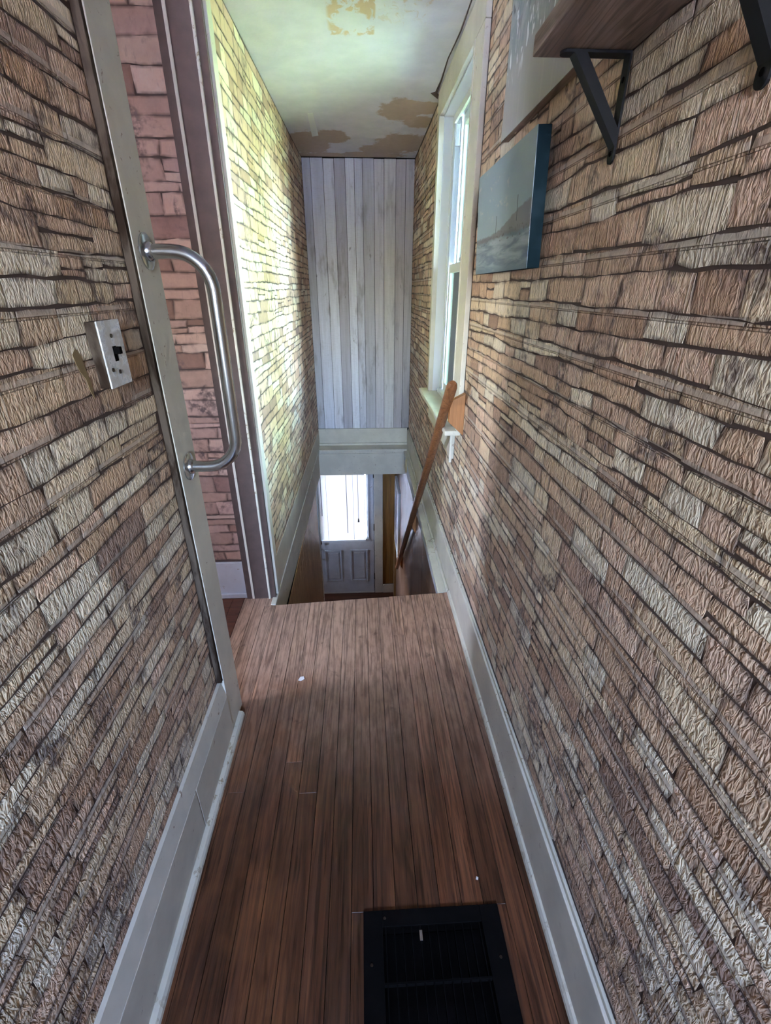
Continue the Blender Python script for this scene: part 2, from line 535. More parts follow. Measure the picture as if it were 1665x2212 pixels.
MAT['seascape'] = mat_seascape()


def mat_edge_blue():
    t = NT('painted_canvas_edge')
    s = t.sep(t.pos())
    n = t.noise(t.pos(), 14.0, 2, 0.5)
    c = t.mix(t.smooth(n, 0.4, 0.6), (0.008, 0.020, 0.027), (0.018, 0.036, 0.046))
    return t.fin(c, 0.9, None, 0, 0.08)


MAT['edge_blue'] = mat_edge_blue()


def mat_rainscape():
    t = NT('painted_rainy_street')
    g = t.gen()
    s = t.sep(g)
    p = t.n('ShaderNodeCombineXYZ')
    t.l(t.math('SUBTRACT', 1.0, s[1]), p.inputs[0])
    t.l(s[2], p.inputs[1])
    q = p.outputs[0]
    v = s[2]
    n1 = t.noise(t.vmath('MULTIPLY', q, (7, 5, 1)), 1.0, 4, 0.6, 0.8)
    c = t.mix(t.smooth(n1, 0.35, 0.65), (0.20, 0.25, 0.27), (0.36, 0.36, 0.37))
    c = t.mix(t.smooth(t.noise(q, 5.0, 3, 0.5), 0.5, 0.7), c, (0.42, 0.45, 0.45))
    c = t.mix(t.smooth(v, 0.26, 0.40, 1, 0), c, (0.40, 0.385, 0.37))
    st = t.smooth(t.noise(t.vmath('MULTIPLY', q, (26, 9, 1)), 1.0, 2, 0.5, 0.4), 0.585, 0.64)
    st = t.math('MULTIPLY', st, t.smooth(v, 0.20, 0.34))
    c = t.mix(st, c, (0.82, 0.84, 0.85))
    dk = t.smooth(t.noise(t.vmath('MULTIPLY', q, (18, 10, 1)), 1.0, 3, 0.6), 0.54, 0.66)
    c = t.mix(t.math('MULTIPLY', dk, t.smooth(v, 0.34, 0.55)), c, (0.07, 0.07, 0.08))
    vs = t.noise(t.vmath('MULTIPLY', q, (30, 2, 1)), 1.0, 2, 0.5)
    c = t.mix(t.math('MULTIPLY', t.smooth(vs, 0.5, 0.7), 0.2), c, (0.55, 0.52, 0.47))
    return t.fin(c, 0.5)


MAT['rainscape'] = mat_rainscape()


def mat_hallpic():
    t = NT('lavender_print')
    g = t.gen()
    n = t.noise(t.vmath('MULTIPLY', g, (6, 6, 6)), 1.0, 4, 0.6)
    c = t.mix(t.smooth(n, 0.4, 0.6), (0.22, 0.23, 0.38), (0.62, 0.64, 0.72))
    return t.fin(c, 0.4)


MAT['hallpic'] = mat_hallpic()


def mat_grass():
    t = NT('green_lawn')
    n = t.noise(t.pos(), 1.6, 5, 0.6)
    return t.fin(t.mix(n, (0.15, 0.25, 0.06), (0.27, 0.38, 0.13)), 0.9)  # the grass's own mottled green


MAT['grass'] = mat_grass()

# ------------------------------------------------------------------ mesh helpers


class MB:
    def __init__(self):
        self.v, self.f = [], []

    def box(self, x0, x1, y0, y1, z0, z1):
        i = len(self.v)
        self.v += [(x0, y0, z0), (x1, y0, z0), (x1, y1, z0), (x0, y1, z0), (x0, y0, z1), (x1, y0, z1), (x1, y1, z1), (x0, y1, z1)]
        self.f += [[i + k for k in q] for q in ((3, 2, 1, 0), (4, 5, 6, 7), (0, 1, 5, 4), (1, 2, 6, 5), (2, 3, 7, 6), (3, 0, 4, 7))]
        return self

    def hexa(self, bottom, top):
        """two quads with the same winding (counter-clockwise seen from above)"""
        i = len(self.v)
        self.v += list(bottom) + list(top)
        self.f += [[i + k for k in q] for q in ((3, 2, 1, 0), (4, 5, 6, 7), (0, 1, 5, 4), (1, 2, 6, 5), (2, 3, 7, 6), (3, 0, 4, 7))]
        return self

    def prism(self, poly, a, b, axis):
        """poly in the two other axes (order of remaining axes), extruded from a to b along axis"""
        n = len(poly)
        i = len(self.v)

        def mk(p, t):
            q = [p[0], p[1]]
            q.insert(axis, t)
            return tuple(q)
        self.v += [mk(p, a) for p in poly] + [mk(p, b) for p in poly]
        self.f.append([i + k for k in range(n)][::-1])
        self.f.append([i + n + k for k in range(n)])
        for k in range(n):
            self.f.append([i + k, i + (k + 1) % n, i + n + (k + 1) % n, i + n + k])
        return self

    def tube(self, pts, rad, seg=12, cap=True):
        pts = [Vector(p) for p in pts]
        rads = rad if isinstance(rad, (list, tuple)) else [rad] * len(pts)
        i0 = len(self.v)
        up = None
        for k, p in enumerate(pts):
            if k == 0:
                tn = pts[1] - p
            elif k == len(pts) - 1:
                tn = p - pts[k - 1]
            else:
                tn = (pts[k + 1] - p).normalized() + (p - pts[k - 1]).normalized()
            tn.normalize()
            if up is None:
                up = Vector((0, 0, 1)) if abs(tn.z) < 0.9 else Vector((0, 1, 0))
            s = tn.cross(up).normalized()
            up = s.cross(tn).normalized()
            for j in range(seg):
                a = 2 * math.pi * j / seg
                self.v.append(tuple(p + (s * math.cos(a) + up * math.sin(a)) * rads[k]))
        for k in range(len(pts) - 1):
            for j in range(seg):
                a = i0 + k * seg + j
                b = i0 + k * seg + (j + 1) % seg
                self.f.append([a, b, b + seg, a + seg])
        if cap:
            self.f.append([i0 + j for j in range(seg)][::-1])
            e = i0 + (len(pts) - 1) * seg
            self.f.append([e + j for j in range(seg)])
        return self

    def build(self, name, mat, parent=None, bevel=0.0, smooth=False, segs=2, tint=None):
        me = bpy.data.meshes.new(name)
        me.from_pydata(self.v, [], self.f)
        bm = bmesh.new()
        bm.from_mesh(me)
        bmesh.ops.recalc_face_normals(bm, faces=bm.faces)
        if bevel > 0:
            bmesh.ops.bevel(bm, geom=list(bm.edges), offset=bevel, segments=segs, profile=0.6, affect='EDGES', clamp_overlap=True)
        bm.to_mesh(me)
        bm.free()
        if smooth:
            for p in me.polygons:
                p.use_smooth = True
            try:
                me.set_sharp_from_angle(angle=RAD(40))
            except Exception:
                pass
        if tint is not None:
            ca = me.color_attributes.new('tint', 'FLOAT_COLOR', 'POINT')
            for dd in ca.data:
                dd.color = tint
        mats = mat if isinstance(mat, (list, tuple)) else [mat]
        for m in mats:
            me.materials.append(MAT[m] if isinstance(m, str) else m)
        o = bpy.data.objects.new(name, me)
        col.objects.link(o)
        if parent is not None:
            o.parent = parent
        return o


def bx(name, mat, x0, x1, y0, y1, z0, z1, parent=None, bevel=0.0, **kw):
    return MB().box(x0, x1, y0, y1, z0, z1).build(name, mat, parent, bevel, **kw)


def empty(name, loc=(0, 0, 0)):
    o = bpy.data.objects.new(name, None)
    o.location = loc
    o.empty_display_size = 0.1
    col.objects.link(o)
    return o


def struct(o, label=None):
    o['kind'] = 'structure'
    if label:
        o['label'] = label
    return o


def thing(o, label, cat, group=None):
    o['label'] = label
    o['category'] = cat
    if group:
        o['group'] = group
    return o


# ------------------------------------------------------------------ stone wall covering
PALETTE = [((0.68, 0.59, 0.47), 5), ((0.62, 0.50, 0.395), 7), ((0.63, 0.485, 0.405), 7), ((0.56, 0.43, 0.34), 6),
           ((0.69, 0.66, 0.59), 4), ((0.78, 0.73, 0.63), 4), ((0.47, 0.345, 0.27), 4), ((0.40, 0.29, 0.235), 2), ((0.33, 0.245, 0.21), 1)]
PAL = [c for c, w in PALETTE for _ in range(w)]


def stone_layout(regions, v0, v1, seed, hmin=0.030, hmax=0.062, lmin=0.06, lmax=0.22, pal=PAL):
    """wavy random courses; regions are (u0,u1,vlo,vhi). returns stones: (outline [(u,v)], tint)"""
    rnd = random.Random(seed)
    bounds = [v0 - 0.02]
    while bounds[-1] < v1 + 0.02:
        bounds.append(bounds[-1] + rnd.uniform(hmin, hmax))

    def wav(k, u):
        return bounds[k] + 0.011 * mnoise.noise(Vector((u * 3.1, k * 7.7, seed))) + 0.0035 * mnoise.noise(Vector((u * 19.0, k * 3.3, seed + 5)))
    out = []
    for (u0, u1, lo, hi) in regions:
        for k in range(len(bounds) - 1):
            if bounds[k + 1] < lo - 0.01 or bounds[k] > hi + 0.01:
                continue
            u = u0 - rnd.uniform(0, lmin)
            while u < u1:
                L = rnd.uniform(lmin, lmax) * rnd.choice((0.7, 1.0, 1.0, 1.25))
                a, b = max(u, u0), min(u + L, u1)
                u += L
                if b - a < 0.018:
                    continue
                cells = [(0.0, 1.0)]
                if rnd.random() < 0.16 and bounds[k + 1] - bounds[k] > 0.045:
                    sp = rnd.uniform(0.38, 0.62)
                    cells = [(0.0, sp), (sp, 1.0)]
                sl0, sl1 = rnd.uniform(-0.005, 0.005), rnd.uniform(-0.005, 0.005)
                for (c0, c1) in cells:
                    n = max(2, min(5, int((b - a) / 0.035)))
                    gb = rnd.choice((0.0006, 0.0012, 0.0022, 0.0042))
                    gt = rnd.uniform(0.0002, 0.0008)
                    gl, gr = rnd.uniform(0.0002, 0.0010), rnd.uniform(0.0002, 0.0010)
                    bot, top = [], []
                    for i in range(n + 1):
                        s_ = i / n
                        ub = a + gl + (b - a - gl - gr) * s_
                        zb, zt = wav(k, ub), wav(k + 1, ub)
                        lean = (sl0 * (1 - s_) + sl1 * s_)
                        e = 0.0018 if i in (0, n) else 0.0
                        bot.append((ub + lean, zb + (zt - zb) * c0 + gb + e + rnd.uniform(-0.001, 0.001)))
                        top.append((ub - lean, zb + (zt - zb) * c1 - gt - e + rnd.uniform(-0.001, 0.001)))
                    pts = bot + top[::-1]
                    pts = [(min(max(x, u0), u1), min(max(z, lo), hi)) for x, z in pts]
                    us = [q[0] for q in pts]
                    zs = [q[1] for q in pts]
                    if max(zs) - min(zs) < 0.012:
                        continue
                    c = rnd.choice(pal)
                    j = rnd.uniform(0.86, 1.12)
                    w_ = rnd.uniform(-0.025, 0.025)
                    out.append((pts, (c[0] * j * 1.05 + w_ * 0.3, c[1] * j * 0.945, c[2] * j * 0.825 - w_ * 0.4)))
    return out


def stone_geo(pts, to3, depth):
    """outline -> verts, faces, rim alphas"""
    n = len(pts)
    cu = sum(p[0] for p in pts) / n
    cv = sum(p[1] for p in pts) / n
    hw = max(abs(p[0] - cu) for p in pts)
    hv = max(abs(p[1] - cv) for p in pts)
    iu = min(0.010, hw * 0.35) / max(hw, 1e-4)
    iv = min(0.009, hv * 0.38) / max(hv, 1e-4)
    r0 = [to3(p[0], p[1], 0.0) for p in pts]
    r1 = [to3(p[0], p[1], depth * 0.6) for p in pts]
    r2 = [to3(cu + (p[0] - cu) * (1 - iu), cv + (p[1] - cv) * (1 - iv), depth) for p in pts]
    fs = []
    for k in range(n):
        m = (k + 1) % n
        fs.append((k, m, n + m, n + k))
        fs.append((n + k, n + m, 2 * n + m, 2 * n + k))
    fs.append(tuple(2 * n + k for k in range(n)))
    return r0 + r1 + r2, fs, [0.0] * n + [0.0] * n + [1.0] * n


def lay_stones(wall, stones, to3, mat, flip, depth=0.0018, keep=300):
    scored = []
    for st in stones:
        pp = [px(to3(u, v, depth)) for u, v in st[0]]
        a = 0.0
        if all(pp):
            for k in range(len(pp)):
                x0, y0 = pp[k]
                x1, y1 = pp[(k + 1) % len(pp)]
                a += x0 * y1 - x1 * y0
            a = abs(a) / 2
            mx = sum(q[0] for q in pp) / len(pp)
            my = sum(q[1] for q in pp) / len(pp)
            if not (-10 < mx < W + 10 and -10 < my < H + 10):
                a = 0.0
        scored.append((a, st))
    scored.sort(key=lambda q: -q[0])
    rest = []
    for i, (a, st) in enumerate(scored):
        vs, fs, al = stone_geo(st[0], to3, depth)
        if flip:
            fs = [q[::-1] for q in fs]
        if i < keep and a > 0:
            me = bpy.data.meshes.new('stone')
            me.from_pydata(vs, [], fs)
            ca = me.color_attributes.new('tint', 'FLOAT_COLOR', 'POINT')
            for dd, al_ in zip(ca.data, al):
                dd.color = (*st[1], al_)
            me.materials.append(MAT[mat])
            o = bpy.data.objects.new('stone', me)
            col.objects.link(o)
            o.parent = wall
        else:
            rest.append((vs, fs, al, st[1]))
    if rest:
        V, Fc, C = [], [], []
        for vs, fs, al, tn in rest:
            b = len(V)
            V += vs
            Fc += [tuple(b + k for k in q) for q in fs]
            C += [(*tn, x) for x in al]
        me = bpy.data.meshes.new('small_stones')
        me.from_pydata(V, [], Fc)
        ca = me.color_attributes.new('tint', 'FLOAT_COLOR', 'POINT')
        ca.data.foreach_set('color', [x for c in C for x in c])
        me.materials.append(MAT[mat])
        o = bpy.data.objects.new('small_stones', me)
        col.objects.link(o)
        o.parent = wall
        o['kind'] = 'stuff'


# ------------------------------------------------------------------ structure: shell
ZC = 2.457          # ceiling
XR = 0.468          # face of right wall substrate
XL = -0.528         # face of left corridor wall
YB = 4.60           # plank wall
ZH = -2.54          # hall floor below

# right outer wall, pierced by the window
WY0, WY1, WZ0, WZ1 = 2.27, 3.12, 0.86, 2.35
wr_ = MB()
wr_.box(XR, 0.61, -2.5, WY0, -2.75, 2.7)
wr_.box(XR, 0.61, WY1, 5.85, -2.75, 2.7)
wr_.box(XR, 0.61, WY0, WY1, -2.75, WZ0)
wr_.box(XR, 0.61, WY0, WY1, WZ1, 2.7)
wall_right = struct(wr_.build('wall_right', 'joint'), 'long right wall covered in embossed tan stone pattern sheets')
sr = stone_layout([(-0.35, 2.115, 0.215, 2.45), (2.115, 3.175, 0.215, 0.87), (3.175, 4.595, 0.215, 2.45)], 0.2, 2.46, 11)
lay_stones(wall_right, sr, lambda u, v, dd: (XR - dd, u, v), 'paper', False)

# left corridor wall
wl = MB()
wl.box(-0.60, XL, -2.5, 1.25, -0.2, 2.7)
wl.box(-0.60, XL, 1.25, 2.10, 2.36, 2.7)
wall_left = struct(wl.build('wall_left', 'joint'), 'left corridor wall covered in embossed tan stone pattern sheets')
sl_ = stone_layout([(-0.30, 1.205, 0.262, 2.45)], 0.25, 2.46, 23)
lay_stones(wall_left, sl_, lambda u, v, dd: (XL + dd, u, v), 'paper', True)

# left stair wall, slightly out of square


def xls(y):
    return -0.487 + (y - 2.1) * (0.034 / 2.5)


ws = MB()
ws.hexa([(-0.64, 2.055, -0.20), (xls(2.055), 2.055, -0.20), (xls(4.75), 4.75, -0.20), (-0.64, 4.75, -0.20)],
        [(-0.64, 2.055, 2.7), (xls(2.055), 2.055, 2.7), (xls(4.75), 4.75, 2.7), (-0.64, 4.75, 2.7)])
wall_stair = struct(ws.build('wall_stair_left', 'joint'), 'bright left stairwell wall in printed pale stone paper')
ss = stone_layout([(2.14, 4.597, 0.20, 2.45)], 0.19, 2.46, 37, lmin=0.055, lmax=0.20)
lay_stones(wall_stair, ss, lambda u, v, dd: (xls(u) + dd, u, v), 'paper_flat', True, 0.0016)

# side room wall seen through the doorway
wall_side = struct(bx('wall_side_room', 'joint', -2.75, -0.60, 2.09, 2.25, -0.2, 2.7), 'pinkish stone paper wall of the room behind the doorway')
PINK = [((0.56, 0.43, 0.40), 5), ((0.50, 0.38, 0.36), 5), ((0.62, 0.51, 0.48), 4), ((0.43, 0.32, 0.29), 3), ((0.28, 0.19, 0.175), 2)]
sp_ = stone_layout([(-1.25, -0.602, 0.225, 2.45)], 0.2, 2.46, 51, 0.032, 0.078, 0.10, 0.34, [c for c, w in PINK for _ in range(w)])
lay_stones(wall_side, sp_, lambda u, v, dd: (u, 2.09 - dd, v), 'paper_flat', False, 0.0016)
bx('baseboard_side_room', 'bluewhite', -2.6, -0.60, 2.075, 2.09, 0.0, 0.215, bevel=0.004)['kind'] = 'structure'
bx('baseboard_side_room_shoe', 'bluewhite', -2.6, -0.60, 2.058, 2.075, 0.0, 0.03, bevel=0.006)['kind'] = 'structure'

# remaining shell of the side room, rear of the corridor and ceilings
sh = MB()  # outer wall leaves a small window opening, added for light
sh.box(-2.75, -2.60, -0.25, 0.70, -0.2, 2.7)
sh.box(-2.75, -2.60, 1.10, 2.25, -0.2, 2.7)
sh.box(-2.75, -2.60, 0.70, 1.10, -0.2, 1.30)
sh.box(-2.75, -2.60, 0.70, 1.10, 1.80, 2.7)
sh.box(-2.75, -0.60, -0.25, -0.10, -0.2, 2.7)
struct(sh.build('wall_side_room_outer', 'plaster_pink'), 'plain plaster walls of the side room with an added unseen window opening')
rb = MB()  # window opening here is added to fill the corridor with light
rb.box(-0.65, -0.35, -2.5, -2.35, -0.2, 2.7)
rb.box(0.35, 0.64, -2.5, -2.35, -0.2, 2.7)
rb.box(-0.35, 0.35, -2.5, -2.35, -0.2, 1.20)
rb.box(-0.35, 0.35, -2.5, -2.35, 2.20, 2.7)
struct(rb.build('wall_rear', 'plaster_pink'), 'plain wall behind the camera with a window opening added for fill light')

ceil = MB()
ceil.box(-0.62, 0.62, -2.5, 4.75, ZC, 2.8)
ceiling = struct(ceil.build('ceiling', 'ceiling'), 'white plaster ceiling with peeled tan patches over the stairs')
struct(bx('ceiling_side_room', 'plaster_plain', -2.75, -0.55, -0.25, 2.25, ZC, 2.8), 'ceiling of the side room')

# ------------------------------------------------------------------ floor planks


def y_edge(x):
    return 1.990 + (x + 0.49) * (0.070 / 0.93)


VX0, VX1, VY0, VY1 = -0.026, 0.335, 0.08, 0.640
fl = MB()
fl.hexa([(-0.62, -2.5, -0.2), (VX0 + .01, -2.5, -0.2), (VX0 + .01, 1.95, -0.2), (-0.62, 1.95, -0.2)], [(-0.62, -2.5, -0.021), (VX0 + .01, -2.5, -0.021), (VX0 + .01, 1.95, -0.021), (-0.62, 1.95, -0.021)])
fl.box(VX1 - .01, 0.47, -2.5, 1.95, -0.2, -0.021)
fl.box(VX0 + .01, VX1 - .01, -2.5, VY0 + .01, -0.2, -0.021)
fl.box(VX0 + .01, VX1 - .01, VY1 - .01, 1.95, -0.2, -0.021)
floor = struct(fl.build('floor', 'dark'), 'narrow worn reddish brown oak strip floor of the landing')
rnd = random.Random(4)
PW = 0.0597
x = -0.058 - 8 * PW
while x < 0.462:
    x0, x1 = x, min(x + PW, 0.462)
    cuts = [-1.2, y_edge((x0 + x1) / 2) + rnd.uniform(-0.004, 0.004)]
    if rnd.random() < 0.55:
        cuts.insert(1, rnd.uniform(0.75, 1.85))
    if x1 > VX0 and x0 < VX1:
        segs = [(-1.2, VY0)] + [(max(a, VY1), b) for a, b in zip(cuts, cuts[1:]) if b > VY1]
    else:
        segs = list(zip(cuts, cuts[1:]))
    segs = [(a, b, x0, x1) for a, b in segs]
    if x0 < VX0 < x1:
        segs.append((VY0, VY1, x0, VX0 + 0.004))
    if x0 < VX1 < x1:
        segs.append((VY0, VY1, VX1 - 0.004, x1))
    zz = rnd.uniform(-0.0012, 0.0004)
    for (a, b, xa, xb) in segs:
        g = 0.0007
        xx0, xx1 = xa + g, xb - g
        t_ = (rnd.random(), rnd.random(), rnd.random(), rnd.random())
        e0 = b if b < 1.9 else y_edge(xx0)
        e1 = b if b < 1.9 else y_edge(xx1)
        m = MB().hexa([(xx0, a + 0.0002, -0.02), (xx1, a + 0.0002, -0.02), (xx1, e1, -0.02), (xx0, e0, -0.02)],
                      [(xx0, a + 0.0002, zz), (xx1, a + 0.0002, zz), (xx1, e1, zz), (xx0, e0, zz)])
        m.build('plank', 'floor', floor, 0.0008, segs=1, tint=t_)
    x += PW
# planks running on through the doorway
for i in range(9):
    x0 = -0.058 - (9 + i) * PW
    t_ = (rnd.random(), rnd.random(), rnd.random(), rnd.random() * 0.6)
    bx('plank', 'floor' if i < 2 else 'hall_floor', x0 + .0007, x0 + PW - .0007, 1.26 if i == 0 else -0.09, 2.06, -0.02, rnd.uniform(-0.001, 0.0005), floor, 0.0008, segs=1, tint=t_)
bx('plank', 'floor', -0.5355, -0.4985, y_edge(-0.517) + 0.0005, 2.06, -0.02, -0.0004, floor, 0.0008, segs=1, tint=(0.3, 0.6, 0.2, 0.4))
struct(bx('floor_side_room', 'hall_floor', -2.75, -0.60, -0.25, 2.10, -0.2, -0.021), 'dark wood floor of the side room')
# riser face and shaft below the landing
struct(bx('wall_below_landing', 'redpanel', -0.60, 0.468, 1.90, 1.949, -2.75, -0.03), 'wood faced wall under the landing edge')

# ------------------------------------------------------------------ baseboards
bl = empty('baseboard_left', (-0.52, 0.4, 0))
struct(bl, 'white baseboard with scarf joint along the left wall')


def in_parent(o, par):
    o.parent = par
    o.matrix_parent_inverse = Matrix.Translation(par.location).inverted()
    return o


in_parent(bx('board', 'white', -0.527, -0.506, -2.3, 0.872, 0.0, 0.19, bevel=0.003), bl)
in_parent(bx('board', 'white', -0.527, -0.506, 0.8735, 1.219, 0.0, 0.19, bevel=0.003), bl)
in_parent(MB().prism([(-0.527, 0.19), (-0.507, 0.19), (-0.512, 0.215), (-0.519, 0.255), (-0.527, 0.262)], -2.3, 1.219, 1).build('cap_moulding', 'white', None, 0.0), bl)
in_parent(MB().prism([(-0.506, 0.0), (-0.486, 0.0), (-0.4875, 0.010), (-0.493, 0.018), (-0.506, 0.021)], -2.3, 1.30, 1).build('shoe_moulding', 'cream'), bl)

br = empty('baseboard_right', (0.46, 0.4, 0))
struct(br, 'white baseboard running along the right wall to the far end')
in_parent(bx('board', 'white', 0.452, 0.4675, -2.3, 1.86, 0.0, 0.200, bevel=0.003), br)
in_parent(bx('board', 'white', 0.452, 0.4675, 1.8615, 4.585, 0.0, 0.200, bevel=0.003), br)
in_parent(bx('cap_moulding', 'cream', 0.459, 0.4675, -2.3, 4.585, 0.200, 0.216, bevel=0.003), br)
in_parent(MB().prism([(0.452, 0.0), (0.452, 0.022), (0.446, 0.019), (0.4415, 0.010), (0.440, 0.0)], -2.3, 2.05, 1).build('shoe_moulding', 'cream'), br)

# ------------------------------------------------------------------ stairwell trim
tl = empty('trim_1', (-0.47, 3.2, 0))
struct(tl, 'white stair skirt boards along the left side of the stairwell')


def skew(y0, y1, off0, off1, z00, z01, z10, z11, back=-0.60):
    """board along the left stair wall: face at xls+off, bottom z00->z10, top z01->z11"""
    return MB().hexa([(back, y0, z00), (xls(y0) + off0, y0, z00), (xls(y1) + off1, y1, z10), (back, y1, z10)],
                     [(back, y0, z01), (xls(y0) + off0, y0, z01), (xls(y1) + off1, y1, z11), (back, y1, z11)])


in_parent(skew(2.11, 4.59, 0.004, 0.006, -0.01, 0.20, 0.04, 0.205).build('upper_board', 'white', None, 0.002), tl)
in_parent(skew(1.995, 4.43, 0.010, 0.014, -0.012, 0.004, 0.03, 0.05, -0.505).build('ledge', 'cream', None, 0.003), tl)
in_parent(skew(1.992, 4.425, 0.004, 0.006, -0.205, -0.013, -0.225, 0.029, -0.505).build('lower_board', 'white', None, 0.002), tl)

tr = empty('trim_2', (0.43, 3.2, 0))
struct(tr, 'cream stair trim with flaking paint along the right side of the stairwell')


def skew_r(y0, y1, xa, xb, z00, z01, z10, z11, back=0.4515):
    return MB().hexa([(xa, y0, z00), (back, y0, z00), (back, y1, z10), (xb, y1, z10)],
                     [(xa, y0, z01), (back, y0, z01), (back, y1, z11), (xb, y1, z11)])


in_parent(skew_r(2.062, 4.44, 0.392, 0.408, -0.018, 0.0, 0.012, 0.032).build('ledge', 'cream', None, 0.004), tr)
in_parent(skew_r(2.064, 4.44, 0.436, 0.436, 0.0, 0.016, 0.032, 0.048).build('cove_moulding', 'cream', None, 0.005), tr)
in_parent(skew_r(2.064, 4.43, 0.396, 0.412, -0.065, -0.0185, -0.11, 0.0115).build('lower_board', 'bluewhite', None, 0.002), tr)

th = empty('trim_3', (0.0, 4.5, 0))
struct(th, 'white header boards and mouldings below the plank wall')
in_parent(bx('upper_board', 'white', -0.458, 0.451, 4.582, 4.62, 0.05, 0.222, bevel=0.002), th)
in_parent(bx('ledge', 'white', -0.458, 0.4515, 4.425, 4.60, 0.028, 0.050, bevel=0.004), th)
in_parent(bx('cove_moulding', 'white', -0.458, 0.4515, 4.560, 4.5815, 0.0505, 0.075, bevel=0.006), th)
in_parent(bx('bead', 'white', -0.458, 0.407, 4.432, 4.445, 0.008, 0.0275, bevel=0.004), th)
in_parent(bx('bead', 'white', -0.458, 0.407, 4.436, 4.445, -0.010, 0.006, bevel=0.003), th)
in_parent(bx('lower_board', 'white', -0.462, 0.4515, 4.445, 4.60, -0.226, -0.0105, bevel=0.002), th)

# ------------------------------------------------------------------ plank wall
wall_back = struct(bx('wall_back', 'dark', -0.64, 0.64, YB, 4.75, -0.1, 2.7), 'end wall of vertical weathered grey planks above the stairs')
edges = [637, 683, 752, 812, 872, 922, 967, 1030, 1086, 1152, 1207, 1255]
lo_, hi_ = -0.452, 0.467
xs = [lo_ + (e - edges[0]) / (edges[-1] - edges[0]) * (hi_ - lo_) for e in edges]
tones = [(0.66, 0.68, 0.74), (0.92, 0.95, 1.04), (1.00, 1.02, 1.08), (0.68, 0.66, 0.70), (1.02, 1.04, 1.10), (0.88, 0.89, 0.95), (0.68, 0.67, 0.69), (0.80, 0.77, 0.78), (0.80, 0.78, 0.74), (0.60, 0.555, 0.545), (0.56, 0.53, 0.52)]
for i in range(11):
    dpt = rnd.uniform(0.004, 0.010)
    bx('plank', 'greyplank', xs[i] + 0.0012, xs[i + 1] - 0.0012, YB - dpt, YB, 0.223, ZC - 0.004 - rnd.uniform(0, 0.006), wall_back, 0.0015, segs=1, tint=(*tones[i], 1))

# ------------------------------------------------------------------ doorway on the left
dj = empty('door_1', (-0.55, 1.7, 0))
struct(dj, 'doorway frame in the left wall, cased in worn white paint')
in_parent(bx('jamb', 'chipped', -0.600, -0.525, 2.060, 2.0745, 0.0, 2.36, bevel=0.003), dj)
in_parent(bx('door_stop', 'white', -0.612, -0.600, 2.052, 2.0745, 0.0, 2.36, bevel=0.002), dj)
in_parent(bx('bead', 'cream', -0.5245, -0.514, 2.046, 2.0745, 0.0, 2.44, bevel=0.003), dj)
in_parent(bx('corner_strip', 'chipped', -0.5135, -0.502, 2.056, 2.0745, 0.0, 2.44, bevel=0.002), dj)
in_parent(bx('casing', 'white', -0.530, -0.476, 2.0755, 2.138, 0.012, 2.455, bevel=0.003), dj)
in_parent(bx('jamb', 'chipped', -0.600, -0.530, 1.252, 1.345, 0.0, 2.36, bevel=0.003), dj)
in_parent(bx('head_jamb', 'chipped', -0.600, -0.530, 1.3455, 2.0595, 2.335, 2.36, bevel=0.003), dj)
tc = struct(empty('trim_4', (-0.51, 1.28, 0)), 'white casing board beside the doorway carrying the grab bar')
in_parent(bx('casing_board', 'white', -0.529, -0.508, 1.2215, 1.352, 0.0, 2.45, bevel=0.002), tc)
in_parent(bx('bare_edge', 'edge_brown', -0.5278, -0.510, 1.2065, 1.2208, 0.263, 2.45, bevel=0.002), tc)

# ------------------------------------------------------------------ window_1
w1 = empty('window_1', (0.5, 2.7, 0.9))
struct(w1, 'tall white double hung window with daylight, over the stairs in the right wall')


def wpart(name, mat, *a, bevel=0.003, **k):
    return in_parent(bx(name, mat, *a, bevel=bevel, **k), w1)


wpart('casing', 'white', 0.445, 0.4665, 2.118, 2.270, 0.887, 2.33)
wpart('casing', 'white', 0.445, 0.4665, 3.12, 3.195, 0.887, 2.33)
wpart('head_casing', 'white', 0.445, 0.4665, 2.118, 3.195, 2.331, 2.452)
wpart('casing_bead', 'white', 0.441, 0.470, 2.262, 2.276, 0.887, 2.33)
wpart('casing_bead', 'white', 0.441, 0.470, 3.105, 3.119, 0.887, 2.33)
wpart('jamb_lining', 'vinyl', 0.4675, 0.61, 3.105, 3.1195, 0.887, 2.345)
wpart('jamb_lining', 'vinyl', 0.4675, 0.61, 2.2705, 2.285, 0.887, 2.345)
wpart('head_lining', 'vinyl', 0.4675, 0.61, 2.2855, 3.1045, 2.325, 2.345)
wpart('track', 'vinyl', 0.517, 0.530, 3.070, 3.1045, 0.90, 2.325, bevel=0.002)
wpart('track', 'vinyl', 0.560, 0.566, 3.080, 3.1045, 0.90, 2.325, bevel=0.001)
wpart('track', 'vinyl', 0.517, 0.530, 2.2855, 2.320, 0.90, 2.325, bevel=0.002)
wpart('head_track', 'vinyl', 0.517, 0.530, 2.3205, 3.0695, 2.290, 2.325, bevel=0.002)
wpart('sill', 'vinyl', 0.5005, 0.66, 2.2855, 3.1045, 0.872, 0.905)
st_ = wpart('stool', 'white', 0.392, 0.500, 2.135, 3.225, 0.862, 0.8865, bevel=0.007)
wpart('apron', 'white', 0.452, 0.4665, 2.250, 3.14, 0.705, 0.8615)
wpart('apron_end', 'white', 0.440, 0.452, 2.235, 2.252, 0.690, 0.8615)


